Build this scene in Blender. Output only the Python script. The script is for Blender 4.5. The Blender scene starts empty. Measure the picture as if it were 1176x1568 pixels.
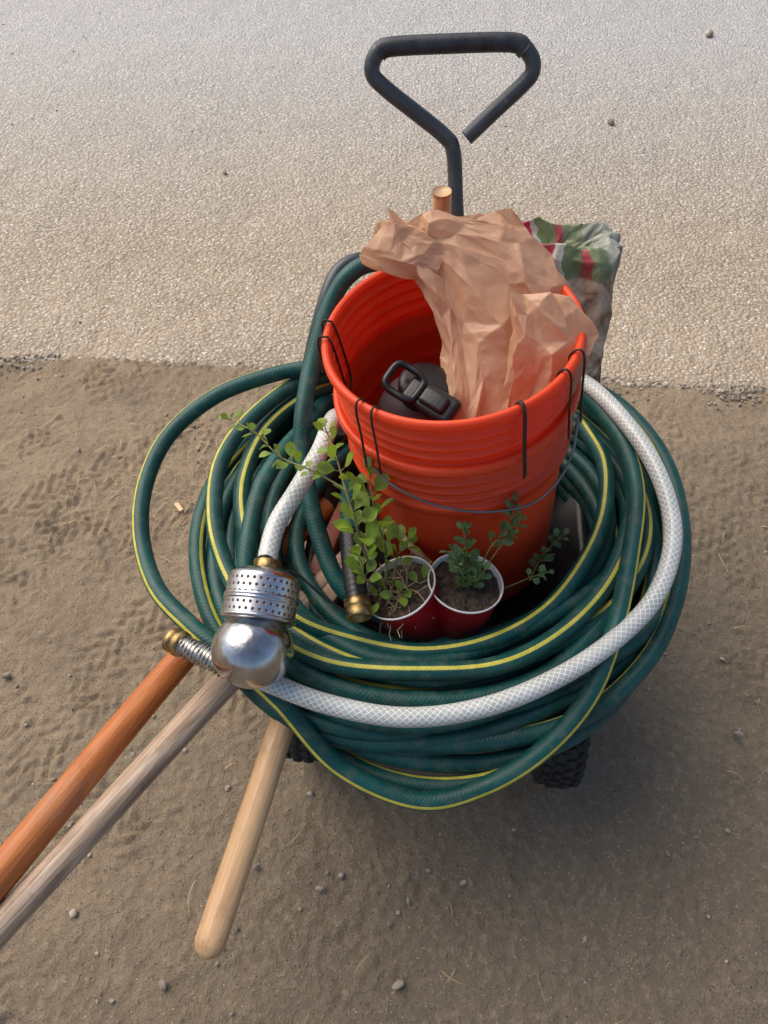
import bpy, bmesh, math, random
from mathutils import Vector, Matrix, noise, Quaternion, Euler
random.seed(7)
V=Vector
S=bpy.context.scene
COL=S.collection
pi=math.pi
# ------------------------------------------------------------ helpers
def link(ob,parent=None):
    COL.objects.link(ob)
    if parent is not None: ob.parent=parent
    return ob
def empty(name,loc=(0,0,0)):
    e=bpy.data.objects.new(name,None); e.empty_display_size=.1
    return link(e)
class MB:
    """mesh builder: verts, faces, per-face material index, per-corner uv"""
    def __init__(s): s.v=[];s.f=[];s.m=[];s.uv=[]
    def add(s,vs,fs,mi=0,uvs=None):
        o=len(s.v); s.v+= [tuple(v) for v in vs]
        for k,f in enumerate(fs):
            s.f.append(tuple(i+o for i in f)); s.m.append(mi if not isinstance(mi,list) else mi[k])
            s.uv.append(uvs[k] if uvs else [(vs[i][0],vs[i][1]) for i in f])
    def obj(s,name,mats,parent=None,smooth=True):
        me=bpy.data.meshes.new(name); me.from_pydata(s.v,[],s.f)
        for m in mats: me.materials.append(m)
        me.polygons.foreach_set('material_index',s.m)
        me.polygons.foreach_set('use_smooth',[smooth]*len(s.f))
        uvl=me.uv_layers.new(name='UVMap')
        flat=[c for u in s.uv for p in u for c in p]
        uvl.data.foreach_set('uv',flat)
        me.update()
        ob=bpy.data.objects.new(name,me)
        return link(ob,parent)
def cr(pts,step=.007):
    P=[V(p) for p in pts]
    P=[P[0]*2-P[1]]+P+[P[-1]*2-P[-2]]
    out=[]
    for i in range(1,len(P)-2):
        a,b,c,d=P[i-1:i+3]; n=max(2,int((c-b).length/step))
        for k in range(n):
            t=k/n;t2=t*t;t3=t2*t
            out.append(.5*((2*b)+(c-a)*t+(2*a-5*b+4*c-d)*t2+(3*b-a-3*c+d)*t3))
    out.append(P[-2].copy())
    return out
def tube(mb,pts,r,n=16,mi=0,closed=False,up=True,twist=None,rf=None,caps=True,v0=0):
    N_=len(pts); T=[]
    for i in range(N_):
        if closed: t=pts[(i+1)%N_]-pts[i-1]
        else: t=pts[min(i+1,N_-1)]-pts[max(i-1,0)]
        T.append(t.normalized() if t.length>1e-9 else V((0,0,1)))
    vs=[];fs=[];uvs=[]
    L=v0; Ls=[]
    prev=None
    for i in range(N_):
        if i: L+=(pts[i]-pts[i-1]).length
        Ls.append(L)
        t=T[i]
        if up: side=t.cross(V((0,0,1)))
        else:
            if prev is None:
                q=V((0,0,1)) if abs(t.z)<.9 else V((1,0,0)); side=t.cross(q)
            else: side=prev-t*prev.dot(t)
        if side.length<1e-4: side=prev if prev else V((1,0,0))
        side.normalize(); prev=side
        nr=side.cross(t).normalized()
        tw=twist(i/N_) if twist else 0
        R=r*(rf(L,i/(N_-1)) if rf else 1)
        for k in range(n):
            a=2*math.pi*k/n+tw
            vs.append(pts[i]+(nr*math.cos(a)+side*math.sin(a))*R)
    M=N_ if closed else N_-1
    Lt=Ls[-1]+(pts[0]-pts[-1]).length
    for i in range(M):
        j=(i+1)%N_; la=Ls[i]; lb=Ls[j] if j else Lt
        for k in range(n):
            k2=(k+1)%n
            fs.append((i*n+k,i*n+k2,j*n+k2,j*n+k))
            uvs.append([(k/n,la),((k+1)/n,la),((k+1)/n,lb),(k/n,lb)])
    if caps and not closed:
        fs.append(tuple(range(n))); uvs.append([(.02,Ls[0])]*n)
        fs.append(tuple(range((N_-1)*n+n-1,(N_-1)*n-1,-1))); uvs.append([(.02,Ls[-1])]*n)
    mb.add(vs,fs,mi,uvs)
def frame(axis):
    z=V(axis).normalized(); x=z.orthogonal().normalized(); y=z.cross(x)
    return Matrix((x,y,z)).transposed()
def lathe(mb,prof,n=48,M=None,mi=0,mis=None):
    M=M or Matrix.Identity(4); vs=[];fs=[];uvs=[];mm=[]
    l=0;ls=[0]
    for i in range(1,len(prof)):
        l+=math.hypot(prof[i][0]-prof[i-1][0],prof[i][1]-prof[i-1][1]); ls.append(l)
    for r,z in prof:
        for k in range(n):
            a=2*math.pi*k/n; vs.append(M@V((r*math.cos(a),r*math.sin(a),z)))
    for i in range(len(prof)-1):
        for k in range(n):
            k2=(k+1)%n
            fs.append((i*n+k,i*n+k2,(i+1)*n+k2,(i+1)*n+k)); uvs.append([(k/n,ls[i]),((k+1)/n,ls[i]),((k+1)/n,ls[i+1]),(k/n,ls[i+1])])
            mm.append(mis[i] if mis else mi)
    mb.add(vs,fs,mm,uvs)
def rbox(mb,M,sx,sy,sz,b=.003,mi=0,seg=3):
    bm=bmesh.new(); bmesh.ops.create_cube(bm,size=1)
    bmesh.ops.scale(bm,vec=(sx,sy,sz),verts=bm.verts)
    bmesh.ops.bevel(bm,geom=bm.edges[:],offset=b,segments=seg,affect='EDGES',profile=.5)
    bm.verts.index_update()
    mb.add([M@v.co for v in bm.verts],[[v.index for v in f.verts] for f in bm.faces],mi); bm.free()
# crumpled sheet: irregular triangles pushed in and out, then split with shrinking offsets
def crumple_tri(mb,rows,cols,pos,nor,d0,levels,seed,jr=.36,jc=.36):
    R_=random.Random(seed); vs=[];fs=[]
    nc=cols
    for j in range(rows+1):
        for k in range(nc):
            tj=(j+(R_.uniform(-jr,jr) if 0<j<rows else 0))/rows
            tk=(k+(.5 if j%2 else 0)+R_.uniform(-jc,jc))/cols
            p=V(pos(tk,tj)); n_=V(nor(tk,tj))
            s=(1 if (k%2) else -1)*R_.uniform(.1,1)+R_.uniform(-.5,.5)
            vs.append(p+n_*d0*s)
    for j in range(rows):
        for k in range(cols):
            k2=(k+1)%nc
            a,b,c,d=j*nc+k,j*nc+k2,(j+1)*nc+k2,(j+1)*nc+k
            fs+=((a,b,d),(b,c,d)) if j%2==0 else ((a,b,c),(a,c,d))
    for amp in levels:
        em={};nf=[]
        def mid(i,j):
            key=(i,j) if i<j else (j,i)
            if key not in em:
                p=(vs[i]+vs[j])*.5; Lg=(vs[i]-vs[j]).length
                if amp: p=p+V((R_.gauss(0,1),R_.gauss(0,1),R_.gauss(0,1)))*amp*Lg
                em[key]=len(vs); vs.append(p)
            return em[key]
        for a,b,c in fs:
            x,y,z=mid(a,b),mid(b,c),mid(c,a)
            nf+=[(a,x,z),(x,b,y),(z,y,c),(x,y,z)]
        fs=nf
    mb.add(vs,fs)
# ------------------------------------------------------------ materials
class N:
    def __init__(s,name):
        s.m=bpy.data.materials.new(name); s.m.use_nodes=True; s.t=s.m.node_tree; s.b=s.t.nodes['Principled BSDF']; s.out=s.t.nodes['Material Output']
    def n(s,ty,**k):
        x=s.t.nodes.new(ty)
        for a,b in k.items(): setattr(x,a,b)
        return x
    def l(s,a,b): s.t.links.new(a,b)
    def set(s,k,v):
        if hasattr(v,'is_linked') or hasattr(v,'links'): s.l(v,s.b.inputs[k])
        else: s.b.inputs[k].default_value=v
    def math(s,op,a,b=None,c=None):
        x=s.n('ShaderNodeMath',operation=op)
        for i,v in enumerate((a,b,c)):
            if v is None: continue
            if isinstance(v,(int,float)): x.inputs[i].default_value=v
            else: s.l(v,x.inputs[i])
        return x.outputs[0]
    def coord(s,which='Object'):
        return s.n('ShaderNodeTexCoord').outputs[which]
    def noise(s,vec,scale,detail=4,rough=.55,dist=0):
        x=s.n('ShaderNodeTexNoise'); x.inputs['Scale'].default_value=scale;x.inputs['Detail'].default_value=detail;x.inputs['Roughness'].default_value=rough;x.inputs['Distortion'].default_value=dist
        s.l(vec,x.inputs['Vector']); return x.outputs['Fac']
    def vor(s,vec,scale,feature='F1'):
        x=s.n('ShaderNodeTexVoronoi',feature=feature); x.inputs['Scale'].default_value=scale; s.l(vec,x.inputs['Vector']); return x
    def ramp(s,fac,stops):
        x=s.n('ShaderNodeValToRGB'); e=x.color_ramp.elements
        e[0].position=stops[0][0]; e[0].color=(*stops[0][1],1); e[1].position=stops[-1][0]; e[1].color=(*stops[-1][1],1)
        for p,c in stops[1:-1]:
            q=e.new(p); q.color=(*c,1)
        s.l(fac,x.inputs[0]); return x.outputs[0]
    def mr(s,v,a,b,c=0,d=1):
        x=s.n('ShaderNodeMapRange'); s.l(v,x.inputs[0])
        for i,q in enumerate((a,b,c,d)): x.inputs[i+1].default_value=q
        return x.outputs[0]
    def mix(s,f,a,b,bt='MIX'):
        x=s.n('ShaderNodeMix',data_type='RGBA',blend_type=bt)
        if isinstance(f,(int,float)): x.inputs[0].default_value=f
        else: s.l(f,x.inputs[0])
        for i,v in ((6,a),(7,b)):
            if isinstance(v,tuple): x.inputs[i].default_value=(*v,1)
            else: s.l(v,x.inputs[i])
        return x.outputs[2]
    def bump(s,h,dist,strength=1,prev=None):
        x=s.n('ShaderNodeBump'); x.inputs['Distance'].default_value=dist; x.inputs['Strength'].default_value=strength
        s.l(h,x.inputs['Height'])
        if prev: s.l(prev,x.inputs['Normal'])
        return x.outputs[0]
    def translucent(s,col,f):
        tr=s.n('ShaderNodeBsdfTranslucent'); tr.inputs[0].default_value=(*col,1)
        mx=s.n('ShaderNodeMixShader'); mx.inputs[0].default_value=f
        s.l(s.b.outputs[0],mx.inputs[1]); s.l(tr.outputs[0],mx.inputs[2]); s.l(mx.outputs[0],s.out.inputs[0])
def simple(name,col,rough=.5,metal=0,var=.15,nscale=40,bumpd=0,bscale=200,transl=None):
    m=N(name); o=m.coord()
    f=m.noise(o,nscale,4)
    dark=tuple(c*(1-var*1.6) for c in col); lite=tuple(min(1,c*(1+var)) for c in col)
    m.set('Base Color',m.ramp(f,[(.3,dark),(.7,lite)]))
    m.set('Roughness',m.mr(f,.3,.7,rough*.85,min(1,rough*1.15))); m.set('Metallic',metal)
    if bumpd: m.set('Normal',m.bump(m.noise(o,bscale,3),bumpd))
    if transl: m.translucent(transl[0],transl[1])
    return m.m
def mat_hose():
    m=N('green_hose_vinyl'); u=m.n('ShaderNodeUVMap').outputs[0]
    sp=m.n('ShaderNodeSeparateXYZ'); m.l(u,sp.inputs[0]); U,L=sp.outputs[0],sp.outputs[1]
    o=m.coord()
    d=m.math('ABSOLUTE',m.math('SUBTRACT',U,.5))
    st=m.mr(d,.030,.037,1,0)
    f=m.noise(o,14,3); dust=m.noise(o,60,4); fine=m.noise(o,260,3,.7)
    g=m.ramp(f,[(.3,(.003,.050,.046)),(.7,(.006,.090,.080))])
    g=m.mix(m.mr(dust,.50,.8,0,.30),g,(.20,.18,.13))
    g=m.mix(m.mr(fine,.62,.74,0,.22),g,(.26,.24,.19))
    y=m.ramp(dust,[(.3,(.46,.42,.05)),(.7,(.66,.60,.10))])
    m.set('Base Color',m.mix(st,g,y))
    w=m.math('SINE',m.math('ADD',m.math('MULTIPLY',U,6.2832*10),m.math('MULTIPLY',L,1150)))
    m.set('Normal',m.bump(w,.00007))
    m.set('Roughness',m.mr(dust,.3,.7,.38,.58)); m.set('IOR',1.45)
    return m.m
def mat_braid():
    m=N('clear_braided_vinyl'); u=m.n('ShaderNodeUVMap').outputs[0]
    sp=m.n('ShaderNodeSeparateXYZ'); m.l(u,sp.inputs[0]); U,L=sp.outputs[0],sp.outputs[1]
    a=m.math('ABSOLUTE',m.math('SINE',m.math('ADD',m.math('MULTIPLY',U,math.pi*9),m.math('MULTIPLY',L,360))))
    b=m.math('ABSOLUTE',m.math('SINE',m.math('SUBTRACT',m.math('MULTIPLY',U,math.pi*9),m.math('MULTIPLY',L,360))))
    q=m.math('MINIMUM',a,b)
    th=m.mr(q,.16,.36,1,0)
    o=m.coord(); f=m.noise(o,30,3)
    base=m.ramp(f,[(.3,(.38,.42,.40)),(.7,(.53,.56,.53))])
    c=m.mix(th,base,(.86,.87,.85))
    c=m.mix(m.mr(m.noise(o,12,4,.7),.55,.75,0,.3),c,(.45,.42,.34))
    m.set('Base Color',c)
    m.set('Roughness',.25); m.set('Normal',m.bump(th,.00025)); m.set('Coat Weight',.3)
    return m.m
def mat_plastic_orange():
    m=N('orange_bucket_plastic'); o=m.coord()
    f=m.noise(o,9,3); g=m.noise(o,120,3)
    c=m.ramp(f,[(.3,(.84,.068,.016)),(.7,(.95,.105,.026))])
    c=m.mix(m.mr(m.noise(o,25,5,.7),.56,.78,0,.28),c,(.46,.20,.11))
    m.set('Base Color',c); m.set('Roughness',m.mr(g,.3,.7,.30,.45))
    m.set('Normal',m.bump(g,.0002)); m.translucent((1,.09,.02),.28)
    return m.m
def mat_paper():
    m=N('kraft_paper'); o=m.coord()
    f=m.noise(o,10,4); g=m.noise(o,400,2)
    c=m.ramp(f,[(.3,(.62,.37,.225)),(.7,(.76,.49,.315))])
    c=m.mix(m.mr(g,.35,.65,0,.15),c,(.50,.29,.175))
    m.set('Base Color',c); m.set('Roughness',.40)
    n2=m.bump(g,.0002)
    m.set('Normal',n2); m.translucent((.90,.58,.33),.32)
    return m.m
def mat_wood(name,c1,c2,c3,rough=.5,grain=1.0,coat=0):
    m=N(name); u=m.n('ShaderNodeUVMap').outputs[0]
    mp=m.n('ShaderNodeMapping'); mp.inputs['Scale'].default_value=(3.0,2.2,1); m.l(u,mp.inputs[0])
    o=m.coord()
    f=m.noise(mp.outputs[0],2.2,5,.65,1.2)
    mp2=m.n('ShaderNodeMapping'); mp2.inputs['Scale'].default_value=(26,7,1); m.l(u,mp2.inputs[0])
    g=m.noise(mp2.outputs[0],1.5,4,.6)
    c=m.ramp(f,[(.30,c1),(.5,c2),(.68,c3)])
    c=m.mix(m.mr(g,.45,.75,0,.6*grain),c,tuple(x*.45 for x in c1))
    c=m.mix(m.mr(m.noise(o,22,5,.7),.56,.76,0,.5),c,tuple(x*.4 for x in c1))
    c=m.mix(m.mr(m.noise(o,7,4,.7),.55,.7,0,.35),c,(.30,.22,.15))
    m.set('Base Color',c); m.set('Roughness',rough); m.set('Normal',m.bump(g,.0006*grain)); m.set('Coat Weight',coat); m.set('Coat Roughness',.25)
    return m.m
def mat_dirt():
    m=N('packed_dirt'); o=m.coord()
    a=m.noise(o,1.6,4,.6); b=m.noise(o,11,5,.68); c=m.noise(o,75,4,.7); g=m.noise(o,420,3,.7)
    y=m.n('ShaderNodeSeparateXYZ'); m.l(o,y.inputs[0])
    lit_mix=m.mr(m.math('ADD',m.math('SUBTRACT',y.outputs[1],m.math('MULTIPLY',y.outputs[0],.45)),m.math('MULTIPLY',m.math('SUBTRACT',a,.5),1.6)),.15,1.15,0,1)
    col=m.mix(lit_mix,(.212,.170,.122),(.375,.288,.192))  # shade painted into the soil colour: darker near and right, lighter far and left
    col=m.mix(m.mr(b,.45,.65,0,.5),col,(.205,.160,.114))
    col=m.mix(m.mr(c,.50,.72,0,.6),col,(.40,.315,.222))
    sp=m.vor(o,300); rnd=m.n('ShaderNodeSeparateColor'); m.l(sp.outputs['Color'],rnd.inputs[0])
    spk=m.math('MULTIPLY',m.mr(rnd.outputs[0],.84,.86),m.mr(sp.outputs['Distance'],.30,.42,1,0))
    tone=m.ramp(rnd.outputs[1],[(0,(.10,.08,.06)),(.5,(.27,.22,.165)),(1,(.55,.49,.41))])
    col=m.mix(spk,col,tone)
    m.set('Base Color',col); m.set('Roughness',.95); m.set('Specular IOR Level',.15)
    h2=m.bump(c,.008); h3=m.bump(g,.0024,1,h2); h4=m.bump(spk,.0015,1,h3)
    m.set('Normal',h4); return m.m
def mat_road():
    m=N('chip_seal_asphalt'); o=m.coord()
    w=m.n('ShaderNodeTexNoise'); w.inputs['Scale'].default_value=110; m.l(o,w.inputs['Vector'])
    vm=m.n('ShaderNodeVectorMath',operation='MULTIPLY_ADD'); m.l(w.outputs['Color'],vm.inputs[0]); vm.inputs[1].default_value=(.006,.006,.006); m.l(o,vm.inputs[2])
    ov=vm.outputs[0]
    v1=m.vor(ov,105); v2=m.vor(ov,180)
    sc=m.n('ShaderNodeSeparateColor'); m.l(v1.outputs['Color'],sc.inputs[0])
    sc2=m.n('ShaderNodeSeparateColor'); m.l(v2.outputs['Color'],sc2.inputs[0])
    stone=m.ramp(sc.outputs[0],[(0,(.26,.215,.165)),(.35,(.40,.34,.265)),(.72,(.50,.435,.345)),(.9,(.62,.57,.49)),(1,(.88,.85,.79))])
    gap=m.mr(v1.outputs['Distance'],.32,.62)
    a=m.noise(o,.8,4,.6); b=m.noise(o,5,4,.65)
    dust=m.ramp(b,[(.3,(.42,.325,.22)),(.7,(.52,.415,.29))])
    col=m.mix(gap,stone,(.22,.18,.135))
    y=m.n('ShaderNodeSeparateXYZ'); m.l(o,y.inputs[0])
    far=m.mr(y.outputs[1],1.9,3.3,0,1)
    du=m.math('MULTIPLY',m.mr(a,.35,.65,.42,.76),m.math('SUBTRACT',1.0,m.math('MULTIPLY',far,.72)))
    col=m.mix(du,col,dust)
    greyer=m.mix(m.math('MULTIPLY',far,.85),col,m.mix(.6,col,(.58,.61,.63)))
    bright=m.math('MULTIPLY',m.mr(sc2.outputs[0],.88,.90),m.mr(v2.outputs['Distance'],.3,.45,1,0))
    col=m.mix(m.math('MULTIPLY',bright,.85),greyer,(.92,.89,.83))
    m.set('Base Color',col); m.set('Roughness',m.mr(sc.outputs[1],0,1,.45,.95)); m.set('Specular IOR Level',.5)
    h=m.math('SUBTRACT',1.0,v1.outputs['Distance']); h=m.math('ADD',h,m.math('MULTIPLY',sc.outputs[2],.8))
    n1=m.bump(h,.0044); n3=m.bump(b,.02,1,n1)
    m.set('Normal',n3); return m.m
M_hose=mat_hose(); M_braid=mat_braid(); M_or=mat_plastic_orange(); M_paper=mat_paper()
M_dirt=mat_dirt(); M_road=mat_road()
M_blackp=simple('black_plastic',(.014,.014,.016),.38,0,.3,30,.0003,300)
M_grip=simple('dark_rubber_grip',(.034,.038,.045),.5,0,.4,60,.0004,260)
def mat_scuffed():
    m=N('worn_black_steel'); o=m.coord(); f=m.noise(o,25,4,.6); g=m.noise(o,160,4,.75)
    c=m.ramp(f,[(.3,(.042,.048,.056)),(.7,(.085,.095,.105))])
    c=m.mix(m.mr(g,.60,.70,0,.55),c,(.25,.24,.21))
    m.set('Base Color',c); m.set('Roughness',m.mr(f,.3,.7,.3,.5)); m.set('Metallic',.25); m.set('Normal',m.bump(g,.0002)); return m.m
M_blacksteel=mat_scuffed()
M_rubber=simple('tyre_rubber',(.026,.024,.022),.8,0,.4,60,.001,150)
M_wire=simple('rusty_wire',(.070,.045,.036),.5,.6,.5,60,.0003,400)
M_gwire=simple('galvanised_wire',(.20,.21,.24),.38,.8,.2,60)
M_chrome=simple('polished_steel',(.54,.54,.55),.21,1,.30,30,.0020,26)
M_brass=simple('brass',(.38,.27,.12),.42,1,.40,80,.0004,300)
M_steelspring=simple('steel_spring',(.42,.41,.39),.35,.9,.2,100)
M_red=simple('red_cup_plastic',(.50,.012,.022),.3,0,.15,20,.0002,100,transl=((.6,.01,.02),.15))
M_white=simple('white_cup_plastic',(.74,.73,.72),.35,0,.10,30)
M_soil=simple('potting_soil',(.075,.050,.036),.95,0,.6,160,.004,260)
M_grey=simple('bottle_grey',(.055,.052,.060),.40,0,.15,20)
M_w1=mat_wood('orange_varnished_wood',(.38,.095,.018),(.50,.150,.030),(.60,.22,.06),.45,.8,.12)
M_w2=mat_wood('weathered_wood',(.30,.20,.13),(.50,.36,.25),(.72,.58,.46),.7,1.3)
M_w3=mat_wood('light_ash_wood',(.56,.32,.15),(.72,.45,.23),(.80,.55,.30),.45,.6,.1)
M_leafy=simple('leaf_yellow_green',(.22,.35,.045),.42,0,.45,45,transl=((.40,.58,.06),.35)); M_leafd=simple('leaf_blue_green',(.12,.23,.09),.5,0,.4,60,transl=((.25,.42,.10),.3))
M_stem=simple('stem',(.20,.21,.07),.6,0,.4,80)
M_straw=simple('straw',(.46,.34,.19),.8,0,.3,50)
M_redwood=simple('red_painted_wood',(.24,.06,.035),.55,0,.3,40)
def mat_stone():
    m=N('gravel_stone'); o=m.coord(); v=m.noise(o,28,2); s=m.ramp(v,[(.3,(.19,.155,.13)),(.5,(.31,.26,.205)),(.7,(.50,.44,.36))])
    m.set('Base Color',s); m.set('Roughness',.85); m.set('Normal',m.bump(m.noise(o,500,3),.0008)); return m.m
M_stone=mat_stone()
# ------------------------------------------------------------ ground
def axis(lo,hi,st,far):
    a=[]; x=lo
    while x<=hi: a.append(x); x+=st
    g=st; x=a[-1]; r=[]
    while x<far: g*=1.35; x+=g; r.append(x)
    g=st; x=a[0]; l=[]
    while x>-far: g*=1.35; x-=g; l.append(x)
    return l[::-1]+a+r
def edge_y(x):
    return 1.395-.058*x+.016*noise.noise(V((x*3,0,4)))+.015*noise.noise(V((x*14,2,0)))+.010*noise.noise(V((x*50,7,0)))
def sm(t): t=max(0,min(1,t)); return t*t*(3-2*t)
TR=((-.66,.30,50,.20,.030,1,1),(-.95,.62,64,.16,.028,7,1),(.95,.35,118,.17,.030,2,.7),(.62,.22,75,.12,.026,11,.6),(-.62,.98,38,.16,.028,3,1),(-.85,1.2,100,.12,.026,21,.8),(.80,1.08,160,.10,.028,5,.8),(.55,.85,140,.12,.030,13,.7),(-.15,.10,22,.15,.028,6,.35),(.2,.1,155,.12,.026,9,.3))
def lug(u,v,per,sd):
    file=math.floor(v/.042); vv=(v/.042-file)-.5
    uu=u/per+(.5 if file%2 else 0)+(abs(vv)*1.3 if file%2 else -abs(vv)*1.3)+.6*noise.noise(V((u*11,v*11,sd)))
    c=math.floor(uu); f=uu-c
    rnd=noise.noise(V((c*3.1+.5,file*5.3+.5,sd*7.7)))
    if rnd<-.20: return .2
    return sm((.5-abs(f-.5))*6-.7)*sm((.5-abs(vv))*9)*(1+rnd)
def tread(x,y):
    h=0
    for (cx,cy,ang,wd,per,sd,am) in TR:
        a=math.radians(ang); dx,dy=x-cx,y-cy
        u=dx*math.cos(a)+dy*math.sin(a); v=-dx*math.sin(a)+dy*math.cos(a)+.04*noise.noise(V((u*1.5,sd,0)))
        if abs(v)>wd: continue
        mk=sm((noise.noise(V((x*5.2,y*5.2,sd*3)))+.16)*3)
        if mk<=0: continue
        e=sm((wd-abs(v))/.02)
        h+=e*mk*(lug(u,v,per,sd)-.4)*.0050*am
    return h
xs=axis(-1.3,1.35,.0052,180); ys=axis(-.10,1.46,.0052,180)
vs=[]
for y in ys:
    for x in xs:
        z=0
        if -3<x<3 and -2<y<3:
            z=.010*noise.noise(V((x*2.2,y*2.2,0)))+.0045*noise.noise(V((x*9,y*9,1)))+.0028*noise.noise(V((x*28,y*28,2)))+.0030*noise.noise(V((x*75,y*75,3)))
            z+=tread(x,y)
            if y>edge_y(x)+.012: z=min(z,.0)-.01
            elif y>edge_y(x)-.12: z+= .013*sm((noise.noise(V((x*4,3,3)))+.30)*2)*sm((y-edge_y(x)+.12)/.12)
        else: z=-.004 if y<=1.4 else -.02
        vs.append((x,y,z-.004))
nx=len(xs); fs=[(j*nx+i,j*nx+i+1,(j+1)*nx+i+1,(j+1)*nx+i) for j in range(len(ys)-1) for i in range(nx-1)]
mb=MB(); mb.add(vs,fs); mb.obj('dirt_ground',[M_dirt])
rx=axis(-1.6,1.8,.010,80); rows=[-.012,-.004,0,.006,.015,.03,.05,.08,.12,.18,.25,.35,.5,.7,.9,1.2,1.6,2.2,3,4,5.2,6.5]
vs=[]
for j,dy in enumerate(rows):
    for x in rx:
        e=edge_y(x) if abs(x)<3 else 1.395-.058*max(-3,min(3,x))
        z=(-.012,.000,.004,.006,.008)[j] if j<5 else (.0095 if j==5 else .0110)
        z+=.0034*noise.noise(V((x*55,dy*55,5)))*(1 if j<10 else .3)+.005*noise.noise(V((x*2,dy*2,8)))
        vs.append((x,e+dy,z))
nx=len(rx); fs=[(j*nx+i,j*nx+i+1,(j+1)*nx+i+1,(j+1)*nx+i) for j in range(len(rows)-1) for i in range(nx-1)]
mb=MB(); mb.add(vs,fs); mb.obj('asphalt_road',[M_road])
mb=MB()
ico=bmesh.new(); bmesh.ops.create_icosphere(ico,subdivisions=2,radius=1); ico.verts.index_update()
IV=[v.co.copy() for v in ico.verts]; IF=[[v.index for v in f.verts] for f in ico.faces]; ico.free()
def pebble(x,y,z,r):
    o=random.random()*90; q=Quaternion(V((random.random(),random.random(),random.random())).normalized(),random.random()*6)
    sx,sy,sz=random.uniform(.8,1.3),random.uniform(.7,1.1),random.uniform(.5,.8)
    vs=[]
    for v in IV:
        k=1+.28*noise.noise(v*1.3+V((o,o,o)))
        w=V((v.x*sx,v.y*sy,v.z*sz))*r*k; w=q@w; vs.append((x+w.x,y+w.y,z+w.z*.8))
    mb.add(vs,IF)
for i in range(750):
    x=random.uniform(-1.3,1.4);y=random.uniform(-.05,1.36); pebble(x,y,-.003,random.choice([.0015,.002,.002,.0025,.003,.004,.005]))
for i in range(1300):
    x=random.uniform(-1.3,1.5); y=edge_y(x)+random.gauss(-.010,.022); pebble(x,y,-.001 if y<edge_y(x) else .006,random.uniform(.0014,.0055))
for i in range(150):
    x=random.uniform(-2,2); y=random.uniform(1.42,3.6); pebble(x,y,.011,random.uniform(.002,.005))
for x,y,r in ((-.471,.215,.0085),(.021,.122,.008),(.616,.495,.008),(-.689,.605,.009),(-.689,1.153,.007),(-.320,.122,.008),(-.2,.28,.006),(.45,.3,.006),(.3,.18,.005),(-.1,.25,.005)): pebble(x,y,.002,r)
for x,y,r in ((.769,2.621,.016),(1.281,3.325,.018),(-.5,2.3,.008),(1.1,1.9,.008)): pebble(x,y,.018,r)
mb.obj('gravel',[M_stone],smooth=False)
mb=MB()
def blade(p,ang,L,w,cur,lift):
    vs=[];n=6
    for i in range(n+1):
        t=i/n; a=ang+cur*t; p=V((p.x+math.cos(a)*L/n,p.y+math.sin(a)*L/n,.001+lift*math.sin(t*math.pi)))
        s=V((-math.sin(a),math.cos(a),0))*w*(1-.8*t); vs+=[p-s,p+s]
    mb.add(vs,[(2*i,2*i+1,2*i+3,2*i+2) for i in range(n)])
for i in range(360):
    if i<220: x=random.gauss(-.45,.10);y=random.gauss(1.07,.12)
    else: x=random.uniform(-1.1,1.2);y=random.uniform(0,1.35)
    blade(V((x,y,0)),random.uniform(0,6.3),random.uniform(.015,.06),random.uniform(.0005,.0013),random.uniform(-1.2,1.2),random.uniform(.003,.012))
mb.obj('dry_grass',[M_straw],smooth=False)
mb=MB()
rbox(mb,Matrix.Translation((-.434,.987,.008))@Matrix.Rotation(2.2,4,'Z')@Matrix.Rotation(.15,4,'Y'),.030,.010,.004,.0015)
mb.obj('wood_chip',[M_w3])
# ------------------------------------------------------------ garden cart
cart=empty('garden_cart')
yaw=math.radians(-5.8); CB=Matrix.Translation((.10,.70,0))@Matrix.Rotation(yaw,4,'Z')
mb=MB()
def rr(hx,hy,r,z,n=8):
    o=[]
    for (cx,cy,a0) in ((hx-r,hy-r,0),(-hx+r,hy-r,90),(-hx+r,-hy+r,180),(hx-r,-hy+r,270)):
        for k in range(n+1):
            a=math.radians(a0+90*k/n); o.append(CB@V((cx+r*math.cos(a),cy+r*math.sin(a),z)))
    return o
seq=[rr(.15,.22,.05,.268),rr(.17,.245,.06,.272),rr(.19,.27,.07,.356),rr(.204,.284,.07,.357),rr(.208,.288,.07,.358),rr(.208,.288,.07,.368),rr(.19,.27,.065,.366),rr(.165,.24,.055,.282),rr(.05,.08,.03,.280)]
n=len(seq[0])
vs=[p for r in seq for p in r]
fs=[(i*n+k,i*n+(k+1)%n,(i+1)*n+(k+1)%n,(i+1)*n+k) for i in range(len(seq)-1) for k in range(n)]
fs.append(tuple(range(n-1,-1,-1))); fs.append(tuple(range((len(seq)-1)*n,len(seq)*n)))
mb.add(vs,fs); mb.obj('bed',[M_blackp],cart)
mb=MB()
def bar(pts,r,**k): tube(mb,cr([CB@V(p) for p in pts],.02),r,12,0,up=False,**k)
for sx in (-.12,.12): bar([(sx,-.26,.25),(sx,0,.25),(sx,.30,.25)],.0125)
for sy in (-.175,.225):
    bar([(-.195,sy,.12),(0,sy,.12),(.195,sy,.12)],.008)
    for sx in (-.12,.12): bar([(sx,sy,.25),(sx*1.02,sy,.19),(sx*1.05,sy,.12)],.010)
bar([(-.12,.28,.25),(0,.28,.25),(.12,.28,.25)],.0125)
bar([(0,.2,.25),(0,.30,.24),(0,.36,.25)],.014)
mb.obj('frame',[M_blacksteel],cart)
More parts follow.
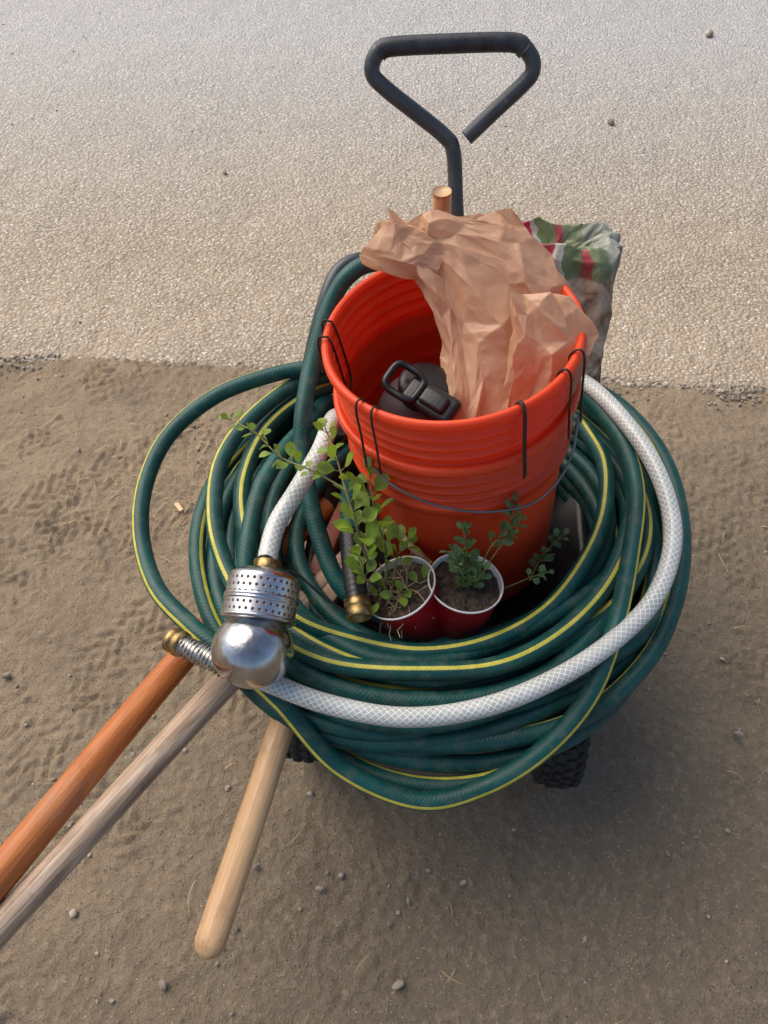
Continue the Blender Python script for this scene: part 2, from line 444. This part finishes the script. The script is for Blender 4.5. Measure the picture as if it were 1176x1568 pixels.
def wheel(nm,loc):
    mb=MB(); M=CB@Matrix.Translation(loc)@Matrix.Rotation(math.pi/2,4,'Y')@Matrix.Scale(.95,4)
    w=.036
    prof=[(.068,-.024),(.078,-.031),(.095,-w),(.110,-.034),(.118,-.024),(.121,-.010),(.121,.010),(.118,.024),(.110,.034),(.095,w),(.078,.031),(.068,.024),(.064,0),(.068,-.024)]
    lathe(mb,prof,64,M,0)
    for k in range(34):
        a=2*math.pi*k/34
        for z,da,tilt in ((-.026,0,.4),(-.009,.09,-.3),(.009,0,.3),(.026,.09,-.4)):
            rr_=.1175 if abs(z)>.02 else .1215
            T=M@Matrix.Rotation(a+da,4,'Z')@Matrix.Translation((rr_,0,z))@Matrix.Rotation(tilt,4,'X')
            rbox(mb,T,.009,.0125,.011,.0015,0)
    lathe(mb,[(.0,-.016),(.06,-.012),(.067,-.024),(.069,-.024),(.069,.024),(.067,.024),(.06,.012),(0,.016)],40,M,1)
    lathe(mb,[(.0,-.035),(.018,-.035),(.018,.035),(0,.035)],20,M,1)
    mb.obj(nm,[M_rubber,M_blacksteel],cart)
wheel('wheel_1',(-.200,-.190,.119)); wheel('wheel_2',(.200,-.190,.119)); wheel('wheel_3',(-.205,.225,.119)); wheel('wheel_4',(.205,.225,.119))
H=[(125,1035,300),(124,1060,420),(120,1090,520),(117,1110,592),(113,1125,634),(106,1148,694),(91,1155,714),(51,1165,741),(2,1177,773),(-17,1184,791),(-12,1191,812),(7,1195,821),(95,1196,825),(184,1197,826),(211,1191,812),(216,1184,793),(203,1179,777),(167,1167,747),(125,1154,711)]
mb=MB(); hp=cr([V(p)/1000 for p in H],.005)
tube(mb,hp,.0116,20,0,up=False)
q=cr([V(p)/1000 for p in ((-8,1193,814),(7,1195.5,821.5),(95,1197,825.5),(184,1198,826.5),(203,1194,818))],.004)
tube(mb,q,.0130,20,1,up=False)
mb.obj('pull_handle',[M_blacksteel,M_grip],cart)
# ------------------------------------------------------------ hoses
def W(z,*xy):
    return [V((x/1000,y/1000,h)) for (x,y),h in zip(xy,z)]
Apath=W([.47,.5,.5,.49,.47,.45,.44,.44,.445,.44,.42,.36,.34,.35,.38,.42,.46,.475,.48,.48,.47,.44],
 (-50,938),(-88,882),(-156,867),(-248,829),(-314,768),(-340,692),(-333,608),(-297,524),(-240,464),(-191,426),(-125,375),(-54,317),(41,283),(121,296),(192,330),(247,380),(281,447),(318,552),(345,656),(341,752),(311,849),(277,937))
Bp=W([.44,.45,.455,.45,.44,.43,.41,.39,.38,.37,.37,.37,.38,.40,.41,.42,.43,.43,.44,.44,.44],
 (289,932),(322,892),(371,829),(408,741),(414,641),(392,540),(349,455),(289,397),(229,364),(139,346),(42,343),(-39,362),(-106,397),(-164,423),(-220,483),(-253,568),(-258,649),(-240,733),(-188,809),(-122,880),(-51,948))
B2=W([.43,.42,.41,.39,.37,.355,.34,.34,.35,.36,.37,.38],
 (377,826),(407,716),(400,607),(370,504),(305,410),(232,355),(141,331),(43,331),(-48,353),(-116,392),(-159,424),(-218,499))
B3=W([.43,.41,.39,.37,.35,.335,.325,.325,.335,.35],
 (372,720),(378,610),(352,515),(290,425),(215,352),(140,312),(50,306),(-35,330),(-105,382),(-150,440))
Cp=W([.46,.48,.48,.48,.475,.47,.46,.455,.45,.445,.445,.445,.445,.45,.46,.465,.465,.46],
 (-29,926),(-79,886),(-138,860),(-199,785),(-231,707),(-229,619),(-207,547),(-167,482),(-119,439),(-54,412),(41,404),(136,411),(213,450),(279,513),(325,594),(349,680),(340,779),(309,852))
Dp=W([.45,.46,.46,.46,.455,.45,.44,.43,.43,.43,.43,.435,.44,.44,.44],
 (-50,906),(-119,859),(-178,784),(-199,684),(-185,597),(-150,518),(-106,476),(-40,454),(42,437),(125,449),(204,491),(264,558),(307,641),(324,737),(303,816))
Fp=W([.44,.47,.495,.5,.495,.48,.46,.44,.425,.42,.42,.425,.43],
 (-91,873),(-114,788),(-140,714),(-164,646),(-173,574),(-173,519),(-156,470),(-118,422),(-38,386),(89,378),(195,409),(269,470),(325,551))
Ep=W([.64,.66,.66,.63,.58,.54,.50,.46,.435,.41],
 (49,953),(11,920),(-38,899),(-72,870),(-97,807),(-111,733),(-108,674),(-87,594),(-54,527),(10,493))
R=.0118
mb=MB()
def hose(path,ang,amp=.25,fr=1.3,r=R):
    ph=random.random()*6
    tube(mb,cr(path,.008),r,20,0,up=True,twist=lambda t:ang-pi+amp*math.sin(fr*6.28*t+ph),v0=random.random()*3)
hose(Apath,.95,.2)
hose(Bp,.9,.3); hose(B2,1.2,.3); hose(B3,.8,.3); hose(Cp,.35,.25); hose(Dp,-.1,.3); hose(Fp,2.6,.3); hose(Ep,2.2,.2,r=.0122)
cx,cy=.083,.668
def loop(r,z,seed,droop=.0,ang=0,wob=.014):
    pts=[];n=150
    for i in range(n):
        a=2*pi*i/n
        shared=.014*math.sin(2*a+.6)+.008*math.sin(3*a+2)
        own=wob*noise.noise(V((math.cos(a)*.9,math.sin(a)*.9,seed*3.7)))*2
        zz=z+.014*noise.noise(V((math.cos(a)*1.2,math.sin(a)*1.2,seed*5.1)))-droop*max(0,-math.sin(a))
        rr_=r+shared+own
        pts.append(V((cx+rr_*math.cos(a)*1.0,cy+rr_*math.sin(a)*1.0,zz)))
    tube(mb,pts,R,16,0,closed=True,up=True,twist=lambda t:-(ang)-pi+.5*math.sin(t*2*pi+seed),v0=0)
k=0
for r,z,dr,ang in ((.222,.345,0,0),(.247,.345,0,.4),(.272,.345,0,2),(.297,.35,0,3),(.322,.35,0,.8),
                (.214,.370,0,2.6),(.238,.372,0,.2),(.263,.372,0,2.5),(.288,.376,0,-.4),(.312,.376,0,2.9),(.334,.372,.02,.9),
                (.209,.393,0,2.5),(.231,.400,0,2.4),(.256,.402,0,2.8),(.280,.404,0,.3),(.304,.404,.01,3),(.327,.398,.02,.8),
                (.245,.424,0,2.6),(.272,.428,0,-.2),(.318,.420,.02,2.7)):
    k+=1; loop(r,z,k,dr,ang)
mb.obj('garden_hose',[M_hose])
mb=MB()
nz=W([.44,.47,.478,.485,.483],(-50,700),(-48,640),(-45,600),(-42,560),(-40,545)); tube(mb,cr(nz,.006),.0122,16,0,up=False)
sl=[V((-.043,.578,.487)),V((-.038,.520,.486)),V((-.033,.482,.480))]; tube(mb,cr(sl,.002),.0155,20,1,up=False,rf=lambda L,t:1-.03*(1 if (t*12)%1<.3 else 0)-.10*t)
ax=(V((-.029,.448,.473))-V((-.033,.482,.478))).normalized(); M0=Matrix.Translation((-.033,.484,.480))@frame(ax).to_4x4()
lathe(mb,[(.013,0),(.0172,.001),(.0175,.012),(.0165,.013)],6,M0,2)
lathe(mb,[(.0150,.012),(.0158,.013),(.0158,.024),(.0148,.026),(.0115,.026),(.0110,.012),(.004,.010),(0,.010)],32,M0,2)
mb.obj('hose_coupling',[M_hose,M_blackp,M_brass])
Wp=W([.44,.485,.50,.50,.49,.475,.465,.46,.455,.455,.46,.47,.475],
 (275,925),(308,858),(347,759),(372,663),(373,572),(339,493),(278,435),(201,387),(115,354),(24,342),(-66,356),(-143,382),(-185,395))
Gp=W([.45,.515,.555,.57,.565,.555,.548,.545],(-62,800),(-66,760),(-71,709),(-81,647),(-106,588),(-128,546),(-136,508),(-137,478))
mb=MB(); tube(mb,cr(Wp,.006),.0118,20,0,up=True); tube(mb,cr(Gp,.006),.0118,20,0,up=False)
mb.obj('braided_hose',[M_braid])
mb=MB()
cn=W([.475,.478,.478],(-180,394),(-215,410),(-243,424))
tube(mb,cr(cn,.003),.0120,16,0,up=False)
c=cr(cn,.0009); sp=[]
for i,p in enumerate(c):
    t=(c[min(i+1,len(c)-1)]-c[max(i-1,0)]).normalized(); s1=t.cross(V((0,0,1))).normalized(); n1=s1.cross(t)
    a=i*2*pi/5.2; sp.append(p+(s1*math.cos(a)+n1*math.sin(a))*.0135)
tube(mb,sp,.0016,6,0,up=False)
ax=V((-.014,.009,0)).normalized(); M0=Matrix.Translation((-.241,.423,.478))@frame(ax).to_4x4()
lathe(mb,[(.012,-.004),(.0155,-.003),(.0160,.003),(.0150,.005),(.0150,.007),(.0160,.009),(.0160,.014),(.0148,.016),(.011,.016),(.0105,.004),(0,.004)],32,M0,1)
mb.obj('hose_connector',[M_steelspring,M_brass])
def mat_perf():
    m=N('perforated_steel'); u=m.n('ShaderNodeUVMap').outputs[0]
    sp=m.n('ShaderNodeSeparateXYZ'); m.l(u,sp.inputs[0])
    x=m.math('MULTIPLY',sp.outputs[0],34); y=m.math('MULTIPLY',sp.outputs[1],34/.226)
    row=m.math('FLOOR',y); x2=m.math('ADD',x,m.math('MULTIPLY',row,.5))
    fx=m.math('SUBTRACT',m.math('FRACT',x2),.5); fy=m.math('SUBTRACT',m.math('FRACT',y),.5)
    d=m.math('SQRT',m.math('ADD',m.math('MULTIPLY',fx,fx),m.math('MULTIPLY',fy,fy)))
    h=m.mr(d,.19,.26,1,0)
    m.set('Base Color',m.mix(h,(.60,.61,.62),(.08,.045,.035))); m.set('Metallic',m.math('SUBTRACT',1.0,h)); m.set('Roughness',m.mr(h,0,1,.30,.9))
    m.set('Normal',m.bump(m.math('SUBTRACT',1.0,h),.0008))
    return m.m
M_perf=mat_perf()
strn=empty('hose_strainer')
ax=(V((-.146,.398,.520))-V((-.137,.465,.546))); M0=Matrix.Translation((-.1355,.484,.5520))@frame(ax).to_4x4()@Matrix.Scale(1.17,4)
mb=MB()
lathe(mb,[(.010,-.008),(.0135,-.006),(.0135,.004),(.0125,.005)],6,M0,2)
lathe(mb,[(.0125,.002),(.024,.004),(.033,.009),(.0355,.012),(.0358,.014)],64,M0,0)
lathe(mb,[(.0355,.014),(.0355,.030)],64,M0,1)
lathe(mb,[(.0355,.030),(.0368,.031),(.0368,.033),(.0362,.034),(.0368,.035),(.0368,.036),(.0355,.037)],64,M0,0)
lathe(mb,[(.0355,.037),(.0355,.050)],64,M0,1)
lathe(mb,[(.0355,.050),(.0368,.051),(.0368,.053),(.034,.0545),(.026,.055),(.022,.060)],64,M0,0)
mb.obj('screen',[M_chrome,M_perf,M_brass],strn)
mb=MB(); lathe(mb,[(.0395*math.sin(a*pi/24),.082-.0365*math.cos(a*pi/24)) for a in range(0,25)],64,M0,0)
mb.obj('ball',[M_chrome],strn)
mb=MB(); tube(mb,cr([V((-.125,.487,.538)),V((-.105,.490,.530)),V((-.075,.472,.510)),V((-.04,.455,.490))],.006),.0016,8,0,up=False)
tube(mb,cr([V((-.150,.490,.545)),V((-.146,.492,.559)),V((-.134,.492,.563)),V((-.124,.488,.552)),V((-.125,.487,.538))],.004),.0016,8,0,up=False)
mb.obj('cable_tie',[M_blackp])
mb=MB(); E2=W([.60,.65,.65,.62,.56,.5,.40],(30,990),(-26,936),(-63,909),(-84,869),(-103,843),(-116,825),(-120,830))
tube(mb,cr(E2,.01),.0105,16,0,up=False); mb.obj('side_rail',[M_blacksteel],cart)
# ------------------------------------------------------------ buckets
tilt=math.radians(-7.5)
BM=Matrix.Translation((.076,.695,.726))@Matrix.Rotation(tilt,4,'Y')@Matrix.Scale(.968,4)
def bucket(name,dz):
    mb=MB(); M=BM@Matrix.Translation((0,0,dz))
    tp=lambda z:.1480+z*.052
    o=[(.1475,-.001),(.1500,.0008),(.1535,0),(.1555,-.003),(.1558,-.009),(.1545,-.012),(.1500,-.0125),(tp(-.014),-.014)]
    for zc in (-.034,-.050,-.066):
        o+=[(tp(zc+.003),zc+.003),(tp(zc)+.0032,zc+.0018),(tp(zc)+.0036,zc),(tp(zc)+.0032,zc-.0018),(tp(zc),zc-.003)]
    o+=[(tp(-.080),-.080),(tp(-.080)+.006,-.081),(tp(-.083)+.006,-.083),(tp(-.095)+.0055,-.096),(tp(-.097)-.001,-.098),(tp(-.11)-.0015,-.11)]
    z=-.13
    while z>-.36: o.append((tp(z)-.002,z)); z-=.03
    o+=[(.1275,-.362),(.125,-.368),(.05,-.366),(0,-.366)]
    inn=[(.1475,-.001),(.1455,-.004)]
    z=-.008
    while z>-.355:
        wv=.0022*math.sin(z*2*pi/.017) if z>-.075 else (.0012*math.sin(z*2*pi/.05) if z>-.16 else 0)
        inn.append((tp(z)-.0028+wv,z)); z-=.003
    inn+=[(.124,-.356),(.05,-.357),(0,-.357)]
    lathe(mb,o,128,M); lathe(mb,inn[::-1],128,M)
    return mb.obj(name,[M_or])
bucket('bucket',0); bucket('bucket.001',-.078)
def L(th,r,z): a=math.radians(th); return BM@V((r*math.cos(a),r*math.sin(a),z))
mb=MB()
def hook(th,dth,zo,zi,zo2=None):
    ri=.142 if zi>-.05 else .1375
    a=[L(th,.163,zo),L(th,.161,zo*.5),L(th,.1605,-.01),L(th,.157,.0045),L(th,.150,.0045),L(th,.1435,-.006),L(th,ri,zi)]
    b=[L(th+dth,ri,zi),L(th+dth,.1435,-.006),L(th+dth,.150,.0045),L(th+dth,.157,.0045),L(th+dth,.1605,-.01),L(th+dth,.161,(zo2 or zo)*.5),L(th+dth,.163,zo2 or zo)]
    tube(mb,cr(a+b,.004),.0014,8,0,up=False)
hook(168,11,-.11,-.085,-.05); hook(226,8,-.10,-.012,-.10); hook(296,.7,-.11,-.015,-.105); hook(322,13,-.10,-.02,-.105)
mb.obj('wire_hooks',[M_wire])
mb=MB()
bl=[L(335,.160,-.095),L(331,.162,-.105),L(325,.166,-.13),L(315,.168,-.150),L(303,.168,-.160),L(290,.166,-.156),L(272,.165,-.142),L(255,.165,-.125),L(240,.165,-.108),L(229,.163,-.092)]
tube(mb,cr(bl,.004),.0015,10,0,up=False); mb.obj('bucket_bail',[M_gwire])
# ------------------------------------------------------------ paper bag
def bagpiece(mb,rings,rows,cols,td,d0,seed,xd=(1,0,0),jag=.01):
    xd=V(xd).normalized(); td=V(td).normalized(); K=len(rings)-1; RR=random.Random(seed)
    up=(V(rings[-1][0])-V(rings[-2][0])).normalized(); jg=[RR.uniform(-1,1) for _ in range(64)]
    def base(u,t):
        t=max(0,min(.9999,t)); i=int(t*K); f=t*K-i
        a,b=rings[i],rings[i+1]; c=V(a[0]).lerp(V(b[0]),f); w=a[1]+(b[1]-a[1])*f; th=a[2]+(b[2]-a[2])*f
        an=2*pi*u; ca,sa=math.cos(an),math.sin(an)
        return c,w,th,ca,sa
    def pos(u,t):
        c,w,th,ca,sa=base(u,t)
        p=c+xd*math.copysign(abs(ca)**.75,ca)*w+td*math.copysign(abs(sa)**.75,sa)*th
        return p+up*jag*jg[int(u*cols)%64]*sm((t-.8)*5)
    def nor(u,t):
        c,w,th,ca,sa=base(u,t)
        return (xd*ca*th+td*sa*w).normalized()
    crumple_tri(mb,rows,cols,pos,nor,d0,(.040,.026,.018,.008),seed)
mb=MB()
TD=(0,-.75,.66)
bagpiece(mb,[((.120,.622,.575),.042,.030),((.130,.662,.63),.058,.030),((.148,.712,.68),.074,.032),((.145,.755,.722),.086,.034),((.106,.787,.756),.088,.032),((.086,.803,.779),.082,.024),((.076,.812,.792),.076,.015)],9,18,TD,.0090,25)
bagpiece(mb,[((.165,.63,.60),.022,.018),((.178,.648,.645),.034,.024),((.188,.660,.69),.043,.028),((.194,.670,.722),.047,.026),((.186,.682,.748),.042,.020),((.170,.694,.768),.034,.012)],6,13,(-.1,-.7,.7),.0080,5)
bagpiece(mb,[((.064,.775,.756),.024,.018),((.034,.780,.766),.030,.020),((.008,.786,.772),.030,.016),((-.014,.792,.774),.024,.010)],4,10,(.2,-.7,.7),.006,9,xd=(.4,.5,.75))
mb.obj('paper_bag',[M_paper],smooth=True)
# ------------------------------------------------------------ water bottle in the bucket
bt=empty('water_bottle'); mb=MB()
M0=Matrix.Translation((.038,.692,.508))@Matrix.Rotation(.10,4,'X')@Matrix.Rotation(.08,4,'Y')
lathe(mb,[(0,-.1),(.052,-.1),(.056,-.09),(.056,.070),(.0555,.085),(.053,.102),(.047,.118),(.039,.130),(.030,.137),(.028,.139)],64,M0)
mb.obj('body',[M_grey],bt)
mb=MB()
lathe(mb,[(.028,.132),(.0325,.134),(.033,.150),(.031,.154),(.024,.156),(0,.156)],48,M0)
M1=M0@Matrix.Translation((-.006,-.020,.150))@Matrix.Rotation(-.62,4,'Z')@Matrix.Rotation(.35,4,'X')
rbox(mb,M1@Matrix.Translation((.014,0,.004)),.070,.036,.016,.0075,seg=5)
rbox(mb,M1@Matrix.Translation((.020,0,.014)),.034,.022,.010,.0045,seg=4)
pts=[]
for i in range(60):
    a=2*pi*i/60; ca,sa=math.cos(a),math.sin(a)
    pts.append(M1@V((-.022+.020*math.copysign(abs(ca)**.5,ca),.018*math.copysign(abs(sa)**.5,sa),.016-.004*ca)))
tube(mb,pts,.0046,12,0,closed=True,up=False)
mb.obj('flip_lid',[M_blackp],bt)
# ------------------------------------------------------------ soil bag
def mat_soilbag():
    m=N('printed_soil_bag'); o=m.coord(); sp=m.n('ShaderNodeSeparateXYZ'); m.l(o,sp.inputs[0])
    X_=m.math('ADD',sp.outputs[0],m.math('MULTIPLY',m.math('SUBTRACT',m.noise(o,30,2),.5),.03))
    X_=m.math('ADD',X_,m.math('MULTIPLY',m.math('SUBTRACT',sp.outputs[1],.97),.35))
    t=m.mr(X_,.16,.36,0,1)
    pr=m.ramp(t,[(0,(.45,.46,.40)),(.16,(.13,.18,.07)),(.24,(.44,.03,.07)),(.42,(.46,.47,.41)),(.47,(.14,.19,.08)),(.60,(.36,.05,.06)),(.66,(.19,.23,.12)),(.80,(.32,.33,.28)),(1,(.20,.20,.16))])
    pr.node.color_ramp.interpolation='CONSTANT'
    pr=m.mix(m.mr(m.noise(o,70,4),.48,.62,0,.45),pr,(.13,.16,.08))
    f=m.noise(o,22,4,.6,1)
    low=m.ramp(f,[(.35,(.035,.028,.023)),(.46,(.26,.18,.12)),(.6,(.50,.40,.30))])
    m.set('Base Color',m.mix(m.mr(sp.outputs[2],.605,.609),low,pr)); m.set('Roughness',.34); return m.m
mb=MB()
def corn(t): return [V((.170,.86+.115*t,.36+.29*t)),V((.335,.845+.115*t,.36+.297*t)),V((.350,.93+.10*t,.36+.29*t)),V((.185,.96+.10*t,.36+.285*t))]
def sb_pos(u,t):
    u=u%1
    if t<=.72: c4=corn(t/.72)
    else: c4=corn(1)
    s=int(u*4)%4; f=u*4-int(u*4); p=c4[s].lerp(c4[(s+1)%4],f)
    if t>.72:
        k=(t-.72)/.28; cen=sum(c4,V())/4; p=p.lerp(cen,k); p.z-=.042*math.sin(k*pi*.5)
    return p
def sb_nor(u,t):
    u=u%1
    if t>.74: return V((0,0,1))
    s=int(u*4)%4
    return (V((-.2,-.95,.2)),V((1,-.1,0)),V((.1,1,0)),V((-1,0,0)))[s].normalized()
crumple_tri(mb,12,24,sb_pos,sb_nor,.0060,(.04,.025,.012),33)
mb.obj('potting_soil_bag',[mat_soilbag()],smooth=True)
# ------------------------------------------------------------ tools (long wooden handles)
def rod(name,mat,pts,r,rnd=True,rf=None):
    mb=MB(); P=cr([V(p) for p in pts],.006); d=(P[-1]-P[-2]).normalized()
    Q=list(P)
    if rnd:
        Q=Q[:-1]; b=Q[-1]
        for i in range(1,9): Q.append(b+d*r*1.1*math.sin(i/8*pi/2))
    Lt=sum((Q[i+1]-Q[i]).length for i in range(len(Q)-1))
    def f(L,t):
        k=1 if rf is None else rf(t)
        e=Lt-L
        if rnd and e<r: k*=math.sqrt(max(.02,1-(1-e/r)**2))*.9+.1*(e/r)
        return k
    tube(mb,Q,r,28,0,up=False,rf=f); return mb.obj(name,[mat])
def X(a,b,t): a,b=V(a),V(b); return a+(b-a)*t
a,b=(-.258,.441,.405),(-.378,.164,.487)
rod('shovel_handle',M_w1,[(-.09,.72,.36),(-.16,.62,.37),a,b,X(a,b,1.6),X(a,b,2.2)],.0178)
a,b=(-.189,.423,.40),(-.368,.120,.48)
rod('rake_handle',M_w2,[(-.05,.62,.365),(-.11,.54,.375),a,b,X(a,b,1.5),X(a,b,2.1)],.0165,rf=lambda t:1+.06*math.sin(t*9))
rod('mallet_handle',M_w3,[(-.085,.505,.37),(-.124,.388,.36),X((-.124,.388,.36),(-.196,.130,.32),.5),(-.196,.130,.32)],.0180,rf=lambda t:.90+.12*t)
rod('wooden_stake',M_w3,[(.095,.95,.34),(.085,.94,.55),(.075,.93,.756)],.0125,rnd=False)
mb=MB()
rbox(mb,Matrix.Translation((-.045,.60,.375))@Matrix.Rotation(1.0,4,'Z'),.16,.028,.018,.003,0)
rbox(mb,Matrix.Translation((-.075,.66,.370))@Matrix.Rotation(1.25,4,'Z'),.16,.024,.016,.003,1)
mb.obj('timber_offcut',[M_w2,M_redwood])
# ------------------------------------------------------------ cups and plants
def cup(name,top,axis_):
    M0=Matrix.Translation(top)@frame(axis_).to_4x4(); mb=MB()
    prof=[(.0462,-.001),(.0470,.0006),(.0482,.0003),(.0485,-.0014),(.0478,-.0026),(.0467,-.0030),(.0458,-.016),(.0448,-.017),(.0435,-.045),(.0425,-.046),(.0385,-.085),(.0375,-.086),(.0340,-.115),(.0320,-.117),(0,-.116)]
    mis=[1,1,1,1]+[0]*(len(prof)-5)
    lathe(mb,prof,48,M0,mis=mis); lathe(mb,[(0,-.05),(.038,-.05),(.0452,-.012),(.0462,-.001)],48,M0,1)
    vs=[M0@V((0,0,-.010))];fs=[];n=40
    for j in range(1,9):
        for k in range(n):
            a=2*pi*k/n; r=.0448*j/8; p=V((r*math.cos(a),r*math.sin(a),-.010)); p.z+=.006*noise.noise(p*90)+.003*noise.noise(p*260); vs.append(M0@p)
    for k in range(n): fs.append((0,1+k,1+(k+1)%n))
    for j in range(7):
        for k in range(n): a=1+j*n; fs.append((a+k,a+n+k,a+n+(k+1)%n,a+(k+1)%n))
    mb.add(vs,fs,2)
    return mb.obj(name,[M_red,M_white,M_soil])
cup('plastic_cup',(.103,.512,.475),(.10,.10,1)); cup('plastic_cup.001',(.019,.506,.472),(-.42,.10,1))
def leaf(mb,p,d,L,w,mi=0,notch=0):
    d=V(d).normalized(); s=d.cross(V((0,0,1)));  s=s.normalized() if s.length>.05 else V((1,0,0)); n=s.cross(d)
    roll=random.uniform(-.7,.7); s2=s*math.cos(roll)+n*math.sin(roll); n2=-s*math.sin(roll)+n*math.cos(roll)
    K=8; vs=[];fs=[]; cur=random.uniform(-.25,.35)
    for i in range(K+1):
        t=i/K; ww=w*(math.sin(pi*t**1.25)**.8 if 0<t<1 else .02)
        if notch and i%2: ww*=.72
        c=V(p)+d*(L*t)-n2*(cur*L*t*t)
        vs+=[c+s2*ww+n2*ww*.35,c,c-s2*ww+n2*ww*.35]
    for i in range(K): a=3*i; fs+=[(a,a+1,a+4,a+3),(a+1,a+2,a+5,a+4)]
    mb.add(vs,fs,mi)
def stem(mb,pts,r0,r1,leaves,Ls,w,notch=0,mi=0,start=.15,whorl=2):
    P=cr([V(p) for p in pts],.004)
    tube(mb,P,r0,6,1,up=False,rf=lambda L,t:1+(r1/r0-1)*t)
    ga=random.random()*6
    for i in range(leaves):
        t=start+(1-start)*(i+.5)/leaves; idx=int(t*(len(P)-1)); p=P[idx]; tg=(P[min(idx+1,len(P)-1)]-P[max(idx-1,0)]).normalized()
        for q in range(whorl):
            ga+=2.4; o=tg.orthogonal().normalized(); o=Quaternion(tg,ga)@o
            dr=(o*1.0+tg*random.uniform(.3,.9)+V((0,0,.15)))
            l=Ls*random.uniform(.6,1.25)*(1-.3*t); pet=p+dr.normalized()*l*.3
            tube(mb,[p,pet],.0006,5,1,up=False,caps=False); leaf(mb,pet,dr,l,l*w,mi,notch)
    leaf(mb,P[-1],tg,Ls*.6,Ls*.6*w,mi,notch)
random.seed(19)
mb=MB()
p1=W([.46,.53,.58,.61,.63,.64],(-2,512),(-22,515),(-33,527),(-44,552),(-55,584),(-69,621)); stem(mb,p1,.0022,.0010,15,.030,.34,start=.25)
p1b=W([.61,.62,.62,.63,.63],(-44,552),(-81,571),(-121,593),(-153,623),(-191,647)); stem(mb,p1b,.0014,.0006,12,.019,.36)
p1c=W([.46,.52,.56,.6],(2,512),(2,532),(-10,552),(-18,590)); stem(mb,p1c,.0018,.0010,11,.031,.34,start=.3)
stem(mb,W([.46,.5,.52],(10,512),(18,535),(30,546)),.0015,.0009,5,.031,.34,start=.4)
stem(mb,W([.46,.50,.52],(-8,515),(-22,500),(-30,520)),.0015,.0009,4,.028,.36,start=.5)
mb.obj('potted_cutting',[M_leafy,M_stem])
mb=MB()
stem(mb,W([.46,.50,.55],(107,513),(103,518),(96,540)),.0012,.0007,12,.019,.34,1,whorl=3)
stem(mb,W([.46,.50,.53],(107,513),(95,512),(82,522)),.0012,.0007,9,.017,.34,1,whorl=3)
stem(mb,W([.46,.49,.51],(107,513),(115,505),(123,508)),.0012,.0007,5,.017,.34,1,whorl=3)
stem(mb,W([.46,.52,.55,.58],(113,513),(130,532),(151,540),(155,561)),.0013,.0006,10,.017,.36,1,start=.5,whorl=3)
stem(mb,W([.46,.52,.56],(113,513),(140,530),(165,545)),.0010,.0006,4,.015,.36,1,start=.7,whorl=3)
mb.obj('potted_seedling',[M_leafd,M_stem])
mb=MB()
stem(mb,W([.40,.43,.45],(200,560),(215,580),(243,602)),.0012,.0006,5,.018,.38,whorl=3)
stem(mb,W([.44,.46,.46],(150,520),(190,528),(212,535)),.0012,.0006,4,.015,.38,whorl=2,start=.6)
mb.obj('weed_seedling',[M_leafd,M_stem])
mb=MB()
for i in range(60):
    a=random.random()*6.28; r=random.random()*.034; p=V((.019+r*math.cos(a),.506+r*math.sin(a),.462)); pts=[p]
    d=V((random.gauss(0,1),random.gauss(-.2,1),random.uniform(.1,1.1))).normalized()
    for k in range(5):
        d=(d+V((random.gauss(0,.4),random.gauss(0,.4),random.gauss(-.25,.3)))).normalized(); p=p+d*random.uniform(.006,.011); pts.append(p)
    tube(mb,pts,.0006,5,0,up=False)
for i in range(9):
    leaf(mb,V((.019+random.gauss(0,.02),.495+random.gauss(0,.015),.475)),(random.gauss(0,1),random.gauss(0,1),.3),.018,.006,1)
tube(mb,cr(W([.45,.47,.47,.46],(60,555),(35,570),(20,590),(0,600)),.006),.005,8,0,up=False)
mb.obj('dried_plant',[M_straw,M_leafy])
# ------------------------------------------------------------ light, sky, camera
w=bpy.data.worlds.new('World'); S.world=w; w.use_nodes=True; t=w.node_tree; bg=t.nodes['Background']
sky=t.nodes.new('ShaderNodeTexSky'); sky.sky_type='NISHITA'; sky.sun_disc=False
az=math.radians(-55); el=math.radians(52)
sky.sun_elevation=el; sky.sun_rotation=az; sky.dust_density=4; sky.air_density=1.0
t.links.new(sky.outputs[0],bg.inputs[0]); bg.inputs[1].default_value=.15
sun=bpy.data.lights.new('sun','SUN'); sun.energy=2.4; sun.angle=math.radians(64); sun.color=(1,.90,.77)
so=link(bpy.data.objects.new('sun',sun)); d=V((math.sin(az)*math.cos(el),math.cos(az)*math.cos(el),math.sin(el)))
so.rotation_euler=d.to_track_quat('Z','Y').to_euler(); so.location=d*6
cd=bpy.data.cameras.new('camera'); cd.sensor_fit='HORIZONTAL'; cd.sensor_width=36; cd.lens=36; cd.clip_start=.02; cd.clip_end=1000
cam=link(bpy.data.objects.new('camera',cd)); cam.location=(0,0,1.3); cam.rotation_euler=(math.radians(37),0,0); S.camera=cam
S.view_settings.view_transform='Standard'; S.view_settings.look='None'; S.view_settings.exposure=0
